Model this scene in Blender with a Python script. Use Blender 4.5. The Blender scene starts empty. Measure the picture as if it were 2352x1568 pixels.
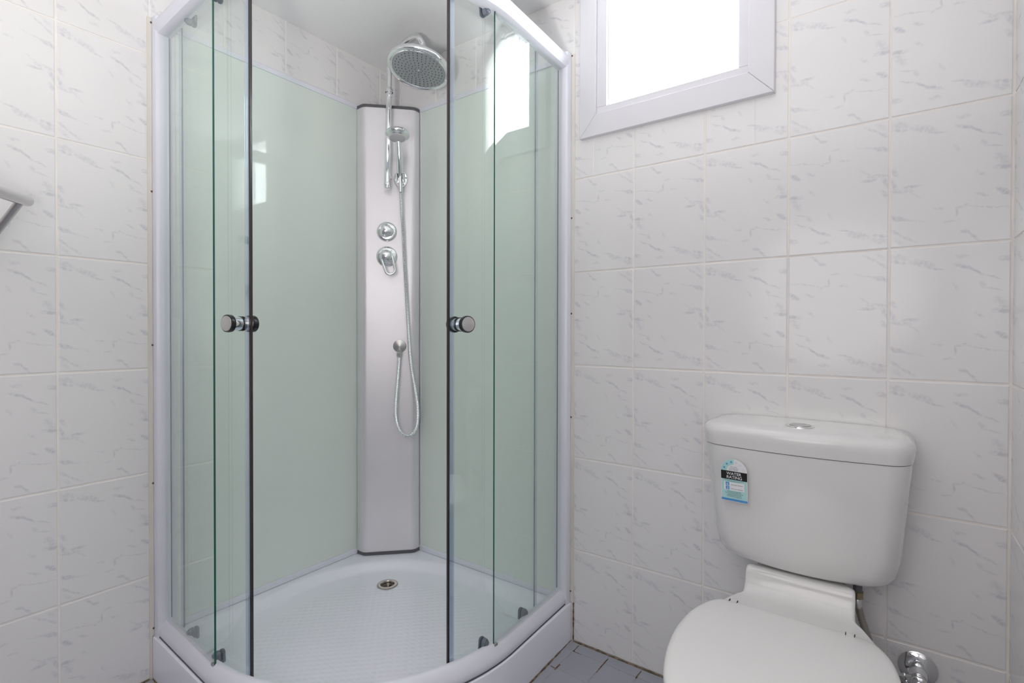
import bpy, bmesh, math
from mathutils import Vector, Matrix
import random
random.seed(7)
PI = math.pi
S = bpy.context.scene
COL = S.collection

# ------------------------------------------------------------------ camera, world, lights, exposure
cam_d = bpy.data.cameras.new('camera'); cam = bpy.data.objects.new('camera', cam_d); COL.objects.link(cam)
S.camera = cam
F, YAW, PITCH, ROLL = 1184.24, -0.63149, -0.009573, 0.0021
cam_d.sensor_width = 36.0; cam_d.sensor_fit = 'HORIZONTAL'
cam_d.lens = F*36/2352; cam_d.shift_y = -10/2352; cam_d.clip_start = 0.01
fwd = Vector((math.sin(YAW)*math.cos(PITCH), math.cos(YAW)*math.cos(PITCH), math.sin(PITCH)))
rt = Vector((math.cos(YAW), -math.sin(YAW), 0)); upv = rt.cross(fwd)
R_ = rt*math.cos(ROLL) + upv*math.sin(ROLL); U_ = upv*math.cos(ROLL) - rt*math.sin(ROLL)
M = Matrix((R_, U_, -fwd)).transposed().to_4x4()
M.translation = Vector((1.7625, -1.5093, 1.0319))
cam.matrix_world = M

w = bpy.data.worlds.new('sky'); S.world = w; w.use_nodes = True
bg = w.node_tree.nodes['Background']; bg.inputs['Color'].default_value = (0.93, 0.97, 1.0, 1); bg.inputs['Strength'].default_value = 8.0

def light(name, typ, loc, energy, target=None, **kw):
    d = bpy.data.lights.new(name, typ); d.energy = energy
    for k, v in kw.items(): setattr(d, k, v)
    o = bpy.data.objects.new(name, d); COL.objects.link(o); o.location = loc
    if target is not None:
        o.rotation_euler = (Vector(target)-Vector(loc)).to_track_quat('-Z', 'Y').to_euler()
    return o
# bounced camera flash aimed at the ceiling, and the window's daylight portal
light('bounce_flash', 'SPOT', (1.36, -1.62, 1.08), 37.0, (1.12, -1.34, 2.15), spot_size=2.5, spot_blend=1.0, shadow_soft_size=0.09, color=(1.0, 0.975, 0.96))
light('fill_light', 'POINT', (1.50, -1.85, 1.25), 7.2, shadow_soft_size=0.42, color=(1.0, 0.975, 0.96))  # added soft fill lamp, brightens the lower walls, floor and tray
pw = light('window_daylight', 'AREA', (1.23, 0.13, 1.9), 1.0, (1.23, -1, 1.9), shape='RECTANGLE', size=0.5, size_y=0.42)
pw.data.cycles.is_portal = True
S.view_settings.view_transform = 'Standard'; S.view_settings.look = 'None'
S.view_settings.gamma = 1; S.view_settings.use_curve_mapping = False
S.view_settings.exposure = 0.95
S.cycles.max_bounces = 14; S.cycles.diffuse_bounces = 6; S.cycles.glossy_bounces = 6
S.cycles.transparent_max_bounces = 32; S.cycles.transmission_bounces = 8
S.cycles.caustics_reflective = False; S.cycles.caustics_refractive = False
S.cycles.sample_clamp_indirect = 6.0

# ------------------------------------------------------------------ materials
def mat(name, color=(0.8, 0.8, 0.8), rough=0.4, metal=0.0, coat=0.0, bump=None, noise=None, spec=0.5):
    m = bpy.data.materials.new(name); m.use_nodes = True
    nt = m.node_tree; b = nt.nodes['Principled BSDF']
    b.inputs['Base Color'].default_value = (*color, 1); b.inputs['Roughness'].default_value = rough
    b.inputs['Metallic'].default_value = metal; b.inputs['Coat Weight'].default_value = coat
    b.inputs['Coat Roughness'].default_value = 0.04
    b.inputs['Specular IOR Level'].default_value = spec
    tc = nt.nodes.new('ShaderNodeTexCoord')
    if noise:   # (scale, amount) small colour variation of the thing itself
        n = nt.nodes.new('ShaderNodeTexNoise'); n.inputs['Scale'].default_value = noise[0]
        nt.links.new(tc.outputs['Object'], n.inputs['Vector'])
        mr = nt.nodes.new('ShaderNodeMapRange'); mr.inputs['From Min'].default_value = 0.3; mr.inputs['From Max'].default_value = 0.7
        mr.inputs['To Min'].default_value = 1-noise[1]; mr.inputs['To Max'].default_value = 1+noise[1]*0.3
        vm = nt.nodes.new('ShaderNodeVectorMath'); vm.operation = 'SCALE'; vm.inputs[0].default_value = color
        nt.links.new(n.outputs['Fac'], mr.inputs['Value']); nt.links.new(mr.outputs['Result'], vm.inputs['Scale'])
        nt.links.new(vm.outputs['Vector'], b.inputs['Base Color'])
    if bump:    # (scale, strength, distance)
        n2 = nt.nodes.new('ShaderNodeTexNoise'); n2.inputs['Scale'].default_value = bump[0]
        nt.links.new(tc.outputs['Object'], n2.inputs['Vector'])
        bp = nt.nodes.new('ShaderNodeBump'); bp.inputs['Strength'].default_value = bump[1]; bp.inputs['Distance'].default_value = bump[2]
        nt.links.new(n2.outputs['Fac'], bp.inputs['Height']); nt.links.new(bp.outputs['Normal'], b.inputs['Normal'])
    return m

def marble():
    """glazed white tile printed with grey-lavender wisps; the same print on every tile, in tile coordinates (attribute tuv)"""
    m = bpy.data.materials.new('marble_print_tile'); m.use_nodes = True
    nt = m.node_tree; N = nt.nodes.new; L = nt.links.new; b = nt.nodes['Principled BSDF']
    at = N('ShaderNodeAttribute'); at.attribute_name = 'tuv'
    wn = N('ShaderNodeTexNoise'); wn.inputs['Scale'].default_value = 9; wn.inputs['Detail'].default_value = 3
    L(at.outputs['Vector'], wn.inputs['Vector'])
    sub = N('ShaderNodeVectorMath'); sub.operation = 'SUBTRACT'; sub.inputs[1].default_value = (0.5, 0.5, 0.5); L(wn.outputs['Color'], sub.inputs[0])
    sc = N('ShaderNodeVectorMath'); sc.operation = 'SCALE'; sc.inputs['Scale'].default_value = 0.055; L(sub.outputs['Vector'], sc.inputs[0])
    ad = N('ShaderNodeVectorMath'); ad.operation = 'ADD'; L(at.outputs['Vector'], ad.inputs[0]); L(sc.outputs['Vector'], ad.inputs[1])
    # strokes: x0,y0,x1,y1 (u right, v down, tile 1 x 1.45), half width, strength
    st = [(.02,.08,.13,.10,.018,.6),(.03,.135,.11,.15,.014,.9),(.20,.15,.36,.19,.022,.65),(.30,.20,.46,.26,.007,.7),(.58,.215,.67,.245,.013,1.0),
          (.66,.24,.79,.32,.009,.9),(.78,.325,.93,.372,.006,.85),(.55,.40,.58,.46,.01,.45),(.77,.41,.80,.45,.014,.5),(.80,.46,.94,.50,.006,.5),
          (.59,.115,.65,.125,.013,.6),(.94,.165,.99,.18,.018,.75),(.91,.60,.965,.66,.026,.55),(.89,.70,.98,.71,.018,.9),(.02,.60,.05,.63,.018,.6),
          (.015,.70,.05,.80,.014,.75),(.02,.82,.17,.835,.014,.6),(.13,.79,.25,.79,.011,.85),(.16,.85,.26,.92,.008,.5),(.74,.725,.79,.76,.013,.5),
          (.73,.945,.80,.985,.010,.6),(.90,.93,.975,.985,.015,1.05),(.572,1.15,.575,1.09,.008,.85),(.585,1.07,.65,1.055,.008,.9),(.67,1.07,.98,1.125,.005,.55),
          (.39,1.06,.46,1.07,.009,.5),(.01,1.115,.13,1.14,.015,1.0),(.13,1.145,.30,1.19,.007,.6),(.48,1.22,.55,1.215,.009,.45),(.01,1.26,.10,1.33,.011,.7),
          (.10,1.33,.21,1.40,.010,.65),(.62,1.33,.665,1.345,.012,.8),(.665,1.35,.76,1.43,.009,.75),(.04,1.36,.10,1.41,.013,.4)]
    acc = None
    for x0, y0, x1, y1, hw, s in st:
        cx, cy = (x0+x1)/2, (y0+y1)/2; hw = hw*1.75; ln = math.hypot(x1-x0, y1-y0)/2+hw
        mp = N('ShaderNodeMapping'); mp.vector_type = 'TEXTURE'
        mp.inputs['Location'].default_value = (cx, cy, 0); mp.inputs['Rotation'].default_value = (0, 0, math.atan2(y1-y0, x1-x0))
        mp.inputs['Scale'].default_value = (ln, hw, 1); L(ad.outputs['Vector'], mp.inputs['Vector'])
        le = N('ShaderNodeVectorMath'); le.operation = 'DOT_PRODUCT'; L(mp.outputs['Vector'], le.inputs[0]); L(mp.outputs['Vector'], le.inputs[1])
        mr = N('ShaderNodeMapRange'); mr.inputs['From Min'].default_value = 1.5; mr.inputs['From Max'].default_value = 0.0
        mr.inputs['To Min'].default_value = 0; mr.inputs['To Max'].default_value = s; L(le.outputs['Value'], mr.inputs['Value'])
        if acc is None: acc = mr.outputs['Result']
        else:
            mx = N('ShaderNodeMath'); mx.operation = 'MAXIMUM'; L(acc, mx.inputs[0]); L(mr.outputs['Result'], mx.inputs[1]); acc = mx.outputs['Value']
    bn = N('ShaderNodeTexNoise'); bn.inputs['Scale'].default_value = 26; bn.inputs['Detail'].default_value = 4; L(at.outputs['Vector'], bn.inputs['Vector'])
    br = N('ShaderNodeMapRange'); br.inputs['From Min'].default_value = 0.30; br.inputs['From Max'].default_value = 0.58; L(bn.outputs['Fac'], br.inputs['Value'])
    mu = N('ShaderNodeMath'); mu.operation = 'MULTIPLY'; L(acc, mu.inputs[0]); L(br.outputs['Result'], mu.inputs[1])
    mix = N('ShaderNodeMix'); mix.data_type = 'RGBA'; mix.inputs['A'].default_value = (0.787, 0.776, 0.774, 1); mix.inputs['B'].default_value = (0.585, 0.585, 0.62, 1)
    L(mu.outputs['Value'], mix.inputs['Factor']); L(mix.outputs['Result'], b.inputs['Base Color'])
    b.inputs['Roughness'].default_value = 0.13
    g = N('ShaderNodeTexNoise'); g.inputs['Scale'].default_value = 3.0; L(N('ShaderNodeNewGeometry').outputs['Position'], g.inputs['Vector'])
    bp = N('ShaderNodeBump'); bp.inputs['Strength'].default_value = 0.25; bp.inputs['Distance'].default_value = 0.004
    L(g.outputs['Fac'], bp.inputs['Height']); L(bp.outputs['Normal'], b.inputs['Normal'])
    return m

def glass(name, tint, extra=0.0):
    """clear slab: each face lets tinted light straight through and mirrors a Schlick share of it"""
    m = bpy.data.materials.new(name); m.use_nodes = True
    nt = m.node_tree; N = nt.nodes.new; L = nt.links.new
    nt.nodes.remove(nt.nodes['Principled BSDF'])
    lw = N('ShaderNodeLayerWeight'); lw.inputs['Blend'].default_value = 0.5
    pw = N('ShaderNodeMath'); pw.operation = 'POWER'; pw.inputs[1].default_value = 5; L(lw.outputs['Facing'], pw.inputs[0])
    ma = N('ShaderNodeMath'); ma.operation = 'MULTIPLY_ADD'; ma.inputs[1].default_value = 0.955; ma.inputs[2].default_value = 0.045+extra; L(pw.outputs['Value'], ma.inputs[0])
    tr = N('ShaderNodeBsdfTransparent'); tr.inputs['Color'].default_value = (*tint, 1)
    gl = N('ShaderNodeBsdfGlossy'); gl.inputs['Roughness'].default_value = 0.01; gl.inputs['Color'].default_value = (0.96, 0.98, 0.97, 1)
    mx = N('ShaderNodeMixShader'); L(ma.outputs['Value'], mx.inputs['Fac']); L(tr.outputs['BSDF'], mx.inputs[1]); L(gl.outputs['BSDF'], mx.inputs[2])
    L(mx.outputs['Shader'], nt.nodes['Material Output'].inputs['Surface'])
    return m

def tray_mat():
    m = mat('moulded_acrylic', (0.85, 0.865, 0.935), 0.25)
    nt = m.node_tree; N = nt.nodes.new; L = nt.links.new; b = nt.nodes['Principled BSDF']
    tc = [n for n in nt.nodes if n.type == 'TEX_COORD'][0]
    sp = N('ShaderNodeSeparateXYZ'); L(tc.outputs['Object'], sp.inputs['Vector'])
    mp = N('ShaderNodeMapping'); mp.inputs['Scale'].default_value = (50, 50, 50); mp.inputs['Rotation'].default_value = (0, 0, PI/4); L(tc.outputs['Object'], mp.inputs['Vector'])
    vo = N('ShaderNodeTexVoronoi'); vo.voronoi_dimensions = '2D'; vo.inputs['Scale'].default_value = 1.0; vo.inputs['Randomness'].default_value = 0.12; L(mp.outputs['Vector'], vo.inputs['Vector'])
    mr = N('ShaderNodeMapRange'); mr.inputs['From Min'].default_value = 0.42; mr.inputs['From Max'].default_value = 0.16; L(vo.outputs['Distance'], mr.inputs['Value'])
    # anti-slip pips only on the flat inside, away from the outlet
    ds = N('ShaderNodeVectorMath'); ds.operation = 'DISTANCE'; ds.inputs[1].default_value = (0.49, -0.49, 0.088); L(tc.outputs['Object'], ds.inputs[0])
    m2 = N('ShaderNodeMapRange'); m2.inputs['From Min'].default_value = 0.38; m2.inputs['From Max'].default_value = 0.33; L(ds.outputs['Value'], m2.inputs['Value'])
    zz = N('ShaderNodeMath'); zz.operation = 'LESS_THAN'; zz.inputs[1].default_value = 0.0935; L(sp.outputs['Z'], zz.inputs[0])
    a = N('ShaderNodeMath'); a.operation = 'MULTIPLY'; L(mr.outputs['Result'], a.inputs[0]); L(m2.outputs['Result'], a.inputs[1])
    a2 = N('ShaderNodeMath'); a2.operation = 'MULTIPLY'; L(a.outputs['Value'], a2.inputs[0]); L(zz.outputs['Value'], a2.inputs[1])
    bp = N('ShaderNodeBump'); bp.inputs['Strength'].default_value = 0.7; bp.inputs['Distance'].default_value = 0.0009
    L(a2.outputs['Value'], bp.inputs['Height']); L(bp.outputs['Normal'], b.inputs['Normal'])
    return m

def dirty(name, c0, c1, scale, rough=0.6):
    m = mat(name, c0, rough); nt = m.node_tree; N = nt.nodes.new; L = nt.links.new; b = nt.nodes['Principled BSDF']
    n = N('ShaderNodeTexNoise'); n.inputs['Scale'].default_value = scale; n.inputs['Detail'].default_value = 6
    L(N('ShaderNodeNewGeometry').outputs['Position'], n.inputs['Vector'])
    mr = N('ShaderNodeMapRange'); mr.inputs['From Min'].default_value = 0.42; mr.inputs['From Max'].default_value = 0.6; L(n.outputs['Fac'], mr.inputs['Value'])
    mx = N('ShaderNodeMix'); mx.data_type = 'RGBA'; mx.inputs['A'].default_value = (*c0, 1); mx.inputs['B'].default_value = (*c1, 1)
    L(mr.outputs['Result'], mx.inputs['Factor']); L(mx.outputs['Result'], b.inputs['Base Color'])
    return m

m_tile = marble()
m_front = mat('grey_unseen_wall', (0.33, 0.31, 0.335), 0.5)  # unseen front wall, greyed to give the chrome darker reflections
m_grout = mat('cream_grout', (0.86, 0.825, 0.79), 0.8, noise=(12, 0.07))
m_paint = mat('ceiling_paint', (0.86, 0.86, 0.865), 0.6, bump=(60, 0.1, 0.001))
m_floor = mat('grey_floor_tile', (0.36, 0.37, 0.42), 0.3, noise=(9, 0.06))
m_fgrout = dirty('stained_floor_grout', (0.42, 0.415, 0.44), (0.36, 0.33, 0.31), 22)
m_sil = mat('aged_silicone', (0.72, 0.69, 0.62), 0.5, noise=(8, 0.06))
m_mould = dirty('mouldy_sealant', (0.09, 0.06, 0.03), (0.26, 0.19, 0.12), 70)
m_spot = mat('rust_spot', (0.12, 0.07, 0.05), 0.7)
m_frame = mat('white_enamel_aluminium', (0.76, 0.77, 0.84), 0.3, coat=0.2, noise=(5, 0.03))
m_wood = mat('white_gloss_paint', (0.71, 0.70, 0.735), 0.35, noise=(6, 0.03))
m_panel = mat('pale_green_backpainted_glass', (0.725, 0.795, 0.742), 0.5, coat=1.0, spec=0.1)
m_alu = mat('satin_aluminium', (0.80, 0.775, 0.80), 0.38, 0.5, noise=(4, 0.04))
m_grey = mat('dark_grey_plastic', (0.10, 0.10, 0.11), 0.45)
m_chrome = mat('chrome', (0.86, 0.87, 0.88), 0.06, 1.0)
m_brush = mat('brushed_steel', (0.62, 0.61, 0.60), 0.28, 1.0, noise=(30, 0.05))
m_rail = mat('polished_steel', (0.60, 0.59, 0.60), 0.14, 1.0)
m_face = mat('grey_nozzle_plate', (0.40, 0.42, 0.43), 0.35, 0.6)
m_plate = mat('pale_grey_spray_plate', (0.55, 0.54, 0.56), 0.45)
m_noz = mat('rubber_nozzle', (0.12, 0.12, 0.13), 0.6)
m_black = mat('black_rubber', (0.012, 0.012, 0.014), 0.2)
m_seal = mat('dark_magnet_strip', (0.030, 0.020, 0.022), 0.25)
m_edge = mat('green_glass_edge', (0.02, 0.10, 0.075), 0.12)
m_roll = mat('grey_roller_plastic', (0.16, 0.18, 0.22), 0.35)
m_glass = glass('clear_safety_glass', (0.968, 0.988, 0.978))
m_clear = glass('milky_pvc_seal', (0.86, 0.89, 0.95), 0.10)
m_pane = glass('window_glass', (0.97, 0.98, 0.98))
m_tray = tray_mat()
m_cer = mat('white_vitreous_china', (0.735, 0.725, 0.72), 0.10, coat=0.4)
m_seat = mat('white_seat_plastic', (0.80, 0.79, 0.78), 0.3)
m_dark = mat('dark_gap', (0.02, 0.02, 0.02), 0.8)
m_brass = mat('tarnished_brass', (0.34, 0.27, 0.17), 0.4, 0.8)
m_braid = mat('steel_braid', (0.34, 0.32, 0.29), 0.4, 0.8)
m_drain = mat('nickel_drain', (0.50, 0.47, 0.42), 0.25, 1.0)
def flat(n, c): return mat(n, c, 0.5)
k_teal = flat('print_teal', (0.42, 0.68, 0.68)); k_blue = flat('print_blue', (0.07, 0.30, 0.62)); k_black = flat('print_black', (0.008, 0.008, 0.008))
k_white = flat('print_white', (0.80, 0.80, 0.82)); k_ink = flat('print_ink', (0.03, 0.08, 0.09)); k_star = flat('print_star', (0.05, 0.33, 0.55))

# ------------------------------------------------------------------ helpers
def obj(name, bm, m, parent=None, smooth=False, loc=None):
    me = bpy.data.meshes.new(name)
    if isinstance(bm, bmesh.types.BMesh):
        bmesh.ops.recalc_face_normals(bm, faces=bm.faces); bm.to_mesh(me); bm.free()
    else:
        me.from_pydata(*bm); bb = bmesh.new(); bb.from_mesh(me); bmesh.ops.recalc_face_normals(bb, faces=bb.faces); bb.to_mesh(me); bb.free()
    for x in (m if isinstance(m, (list, tuple)) else [m]): me.materials.append(x)
    o = bpy.data.objects.new(name, me); COL.objects.link(o)
    if loc: o.location = loc
    if parent: o.parent = parent; o.matrix_parent_inverse = Matrix.Translation(-parent.location) if parent.type == 'EMPTY' or True else Matrix()
    if smooth: sm(o, 40)
    return o
def sm(o, deg):
    me = o.data; me.shade_smooth()
    b = bmesh.new(); b.from_mesh(me)
    for e in b.edges:
        if len(e.link_faces) == 2 and e.calc_face_angle(0) > math.radians(deg): e.smooth = False
    b.to_mesh(me); b.free()
def thing(name, label, cat, loc, group=None):
    o = bpy.data.objects.new(name, None); o.empty_display_size = .05; COL.objects.link(o); o.location = loc
    o['label'] = label; o['category'] = cat
    if group: o['group'] = group
    return o
def struct(o): o['kind'] = 'structure'; return o
def box(bm, x0, y0, z0, x1, y1, z1, bev=0, seg=2):
    vs = [bm.verts.new(p) for p in [(x0,y0,z0),(x1,y0,z0),(x1,y1,z0),(x0,y1,z0),(x0,y0,z1),(x1,y0,z1),(x1,y1,z1),(x0,y1,z1)]]
    fs = [bm.faces.new([vs[i] for i in q]) for q in [(0,3,2,1),(4,5,6,7),(0,1,5,4),(1,2,6,5),(2,3,7,6),(3,0,4,7)]]
    if bev:
        es = list({e for f in fs for e in f.edges})
        bmesh.ops.bevel(bm, geom=es, offset=bev, segments=seg, affect='EDGES', profile=0.6)
    return bm
def B(*a, **k): return box(bmesh.new(), *a, **k)
def loft(rings, closed=True, cap=True, bm=None):
    """rings: equal-length lists of points, bridged in order"""
    bm = bm or bmesh.new(); vr = [[bm.verts.new(p) for p in r] for r in rings]; n = len(rings[0])
    for a, b in zip(vr, vr[1:]):
        for i in range(n if closed else n-1):
            j = (i+1) % n; bm.faces.new((a[i], a[j], b[j], b[i]))
    if cap and closed:
        bm.faces.new(vr[0][::-1]); bm.faces.new(vr[-1])
    return bm
def frame(d):
    d = Vector(d).normalized(); a = Vector((0, 0, 1)) if abs(d.z) < .9 else Vector((1, 0, 0))
    u = a.cross(d).normalized(); return u, d.cross(u), d
def lathe(profile, origin, axis, n=32, cap=True, bm=None):
    """profile: (distance along axis, radius)"""
    u, v, d = frame(axis); o = Vector(origin)
    rings = [[o+d*h+(u*math.cos(2*PI*i/n)+v*math.sin(2*PI*i/n))*max(r, 1e-5) for i in range(n)] for h, r in profile]
    return loft(rings, cap=cap, bm=bm)
def tube(pts, r, n=12, bm=None):
    pts = [Vector(p) for p in pts]; rs = r if isinstance(r, (list, tuple)) else [r]*len(pts)
    u = None; rings = []
    for i, p in enumerate(pts):
        t = (pts[min(i+1, len(pts)-1)]-pts[max(i-1, 0)]).normalized()
        if u is None: u = frame(t)[0]
        u = (u-t*u.dot(t)).normalized(); v = t.cross(u)
        rings.append([p+(u*math.cos(2*PI*k/n)+v*math.sin(2*PI*k/n))*rs[i] for k in range(n)])
    return loft(rings, bm=bm)
def spline(P, m=8):
    P = [Vector(p) for p in P]; out = []
    for i in range(len(P)-1):
        a, b, c, d = P[max(i-1, 0)], P[i], P[i+1], P[min(i+2, len(P)-1)]
        for k in range(m):
            t = k/m; out.append(0.5*((2*b)+(c-a)*t+(2*a-5*b+4*c-d)*t*t+(3*b-a-3*c+d)*t**3))
    return out+[P[-1]]
def resample(pts, step):
    out = [pts[0]]; acc = 0
    for a, b in zip(pts, pts[1:]):
        L_ = (b-a).length; t = step-acc
        while t < L_: out.append(a+(b-a)*(t/L_)); t += step
        acc = (acc+L_) % step
    return out+[pts[-1]]
def ribbed(pts, r0, r1, step=0.0028):
    q = resample(pts, step); return q, [r0 if i % 2 else r1 for i in range(len(q))]
def W(wd, D, z): return Vector(((D+wd)*.70711, (wd-D)*.70711, z))     # along / away from the shower corner's diagonal
# plan line of the quadrant enclosure: straight .35, arc, straight .35; s measured at radius r0, point given at radius r
def qp(s, r0, r, z):
    A = r0*PI/2; LEN = .70+A; r += .014*max(0, min(1, s/.35, (LEN-s)/.35))     # the straight runs splay out a little
    if s < .35: return Vector((s, -(.35+r), z))
    if s < .35+A:
        t = PI/2-(s-.35)/r0; return Vector((.35+r*math.cos(t), -.35-r*math.sin(t), z))
    return Vector((.35+r, -(.70+A-s), z))
def qs(s0, s1, r0, n=None):
    A = r0*PI/2; ks = [s0, s1]+[k for k in (.35, .35+A) if s0 < k < s1]
    m = 40; ks += [.35+A*i/m for i in range(m+1) if s0 < .35+A*i/m < s1]
    return sorted(set(round(k, 5) for k in ks))
def sweep(sec, s0, s1, r0=.55, closed=True):
    return loft([[qp(s, r0, r0+d, z) for d, z in sec] for s in qs(s0, s1, r0)], closed=closed)

# ------------------------------------------------------------------ room
XR, YF, H = 1.9731, -2.35, 2.152
TW, TH, GAP, GR = .21223, .30744, .0048, .0018
_tm = {}
def tile_mesh(w_, h_, u0, v0, flip):
    key = (round(w_, 4), round(h_, 4), round(u0, 4), round(v0, 4), flip)
    if key in _tm: return _tm[key]
    b = .0016; y0, y1, y2 = 0.0, .0007, .0055
    V = [(b,y0,b),(w_-b,y0,b),(w_-b,y0,h_-b),(b,y0,h_-b),(0,y1,0),(w_,y1,0),(w_,y1,h_),(0,y1,h_),(0,y2,0),(w_,y2,0),(w_,y2,h_),(0,y2,h_)]
    Fc = [(0,1,2,3)]+[(4+i, 4+(i+1)%4, (i+1)%4, i) for i in range(4)]+[(8+i, 8+(i+1)%4, 4+(i+1)%4, 4+i) for i in range(4)]
    me = bpy.data.meshes.new('tile'); me.from_pydata(V, [], Fc)
    at = me.attributes.new('tuv', 'FLOAT_VECTOR', 'POINT')
    for i, (x, y, z) in enumerate(V):
        u = (u0+x)/(TW-GAP); v = 1.45-(v0+z)/(TH-GAP)*1.45
        if flip: u, v = 1-u, 1.45-v
        at.data[i].vector = (u, v, 0)
    me.materials.append(m_tile); _tm[key] = me
    return me
def tiled_wall(parent, org, rotz, u_min, u_max, joint0, holes=(), flips=()):
    """tile courses on a wall; u runs to the right as seen from the room"""
    k = math.floor((u_min-joint0)/TW)
    while joint0+k*TW < u_max:
        for r in range(7):
            a, b_ = joint0+k*TW+GAP/2, joint0+(k+1)*TW-GAP/2; c, d = r*TH+GAP/2, (r+1)*TH-GAP/2
            A_, B_ = max(a, u_min), min(b_, u_max)
            if B_-A_ < .012: continue
            rects = [(A_, c, B_, d)]
            for hx0, hz0, hx1, hz1 in holes:
                new = []
                for x0, z0, x1, z1 in rects:
                    if x1 <= hx0 or x0 >= hx1 or z1 <= hz0 or z0 >= hz1: new.append((x0, z0, x1, z1)); continue
                    if x0 < hx0: new.append((x0, z0, hx0, z1))
                    if x1 > hx1: new.append((hx1, z0, x1, z1))
                    m0, m1 = max(x0, hx0), min(x1, hx1)
                    if z0 < hz0: new.append((m0, z0, m1, hz0))
                    if z1 > hz1: new.append((m0, hz1, m1, z1))
                rects = new
            for x0, z0, x1, z1 in rects:
                if x1-x0 < .008 or z1-z0 < .008: continue
                o = bpy.data.objects.new('tile', tile_mesh(x1-x0, z1-z0, x0-a, z0-c, (k, r) in flips)); COL.objects.link(o)
                o.rotation_euler = (0, 0, rotz); o.parent = parent
                o.location = Vector(org)+Vector((math.cos(rotz), math.sin(rotz), 0))*x0+Vector((0, 0, z0))
        k += 1
OX0, OX1, OZ0, OZ1 = .99, 1.463, 1.717, 2.13      # window opening
T = .12
bm = bmesh.new()
for a in [(-T, GR, 0, OX0, T, H), (OX1, GR, 0, XR+T, T, H), (OX0, GR, 0, OX1, T, OZ0), (OX0, GR, OZ1, OX1, T, H)]: box(bm, *a)
wb = struct(obj('wall_back', bm, m_grout))
wl = struct(obj('wall_left', B(-T, YF, 0, -GR, GR, H), m_grout))
wr = struct(obj('wall_right', B(XR+GR, YF, 0, XR+T, GR, H), m_grout))
wf = struct(obj('wall_front', B(-T, YF-T, 0, XR+T, YF, H), m_front))
struct(obj('ceiling', B(-T, YF-T, H, XR+T, T, H+.1), m_paint))
fl = {(k, r) for k in (-1, 0, 2) for r in (3, 4)} | {(0, 5), (1, 5), (3, 5), (2, 6), (0, 6)}
flb = {(k-0, r) for k, r in fl}
tiled_wall(wb, (0, 0, 0), 0, .0015, XR-.0035, 1.12421, holes=[(OX0-.004, OZ0-.004, OX1+.004, OZ1+.004)], flips=flb)
tiled_wall(wl, (0, 0, 0), PI/2, YF+.01, -.0015, -.909, flips={(-1, 0), (-2, 0), (-1, 6), (1, 6), (2, 6), (-2, 5), (-3, 2), (-4, 4)})
tiled_wall(wr, (XR, 0, 0), -PI/2, .0035, -YF-.01, .0035, flips={(0, 4), (0, 2), (1, 3), (2, 5)})

# floor: grout bed, tiles
fo = struct(obj('floor', B(-T, YF-T, -.1, XR+T, T, -.0013), m_fgrout))
FT, FG = .108, .0032
_fm = {}
def floor_tile(x0, y0, x1, y1, bm=None):
    w_, d_ = x1-x0, y1-y0; b = .0012
    V = [(b,b,0),(w_-b,b,0),(w_-b,d_-b,0),(b,d_-b,0),(0,0,-.0007),(w_,0,-.0007),(w_,d_,-.0007),(0,d_,-.0007),(0,0,-.006),(w_,0,-.006),(w_,d_,-.006),(0,d_,-.006)]
    Fc = [(0,1,2,3)]+[(4+i, 4+(i+1)%4, (i+1)%4, i) for i in range(4)]+[(8+i, 8+(i+1)%4, 4+(i+1)%4, 4+i) for i in range(4)]
    if bm is not None:
        vs = [bm.verts.new((x0+x, y0+y, z)) for x, y, z in V]
        for f in Fc: bm.faces.new([vs[i] for i in f])
        return
    key = (round(w_, 4), round(d_, 4))
    if key not in _fm:
        me = bpy.data.meshes.new('tile'); me.from_pydata(V, [], Fc); me.materials.append(m_floor); _fm[key] = me
    o = bpy.data.objects.new('tile', _fm[key]); COL.objects.link(o); o.location = (x0, y0, 0); o.parent = fo
rest = bmesh.new()
i = -9
while .944+i*FT < XR:
    x0, x1 = max(.944+i*FT+FG/2, .001), min(.944+(i+1)*FT-FG/2, XR-.003); i += 1
    j = 0
    while -.05-j*FT > YF or j == 0:
        y1, y0 = (-.006 if j == 0 else -.05-(j-1)*FT-FG/2), max(-.05-j*FT+FG/2, YF+.002); j += 1
        if x1-x0 < .01 or y1-y0 < .01: continue
        far = Vector((x0, y0))
        under = far.x < .86 and far.y > -.80 and (x1 < .80 or y0 > -.3) and Vector((max(x1-.35, 0), max(-.35-y0, 0))).length < .50 and x1 < .88 and y0 > -.88
        if under: continue
        if (x0 > .6 and y1 > -1.15) or (x0 < .45 and y1 > -1.35): floor_tile(x0, y0, x1, y1)
        else: floor_tile(x0, y0, x1, y1, rest)
o = obj('tiles', rest, m_floor, fo); o['kind'] = 'stuff'

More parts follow.
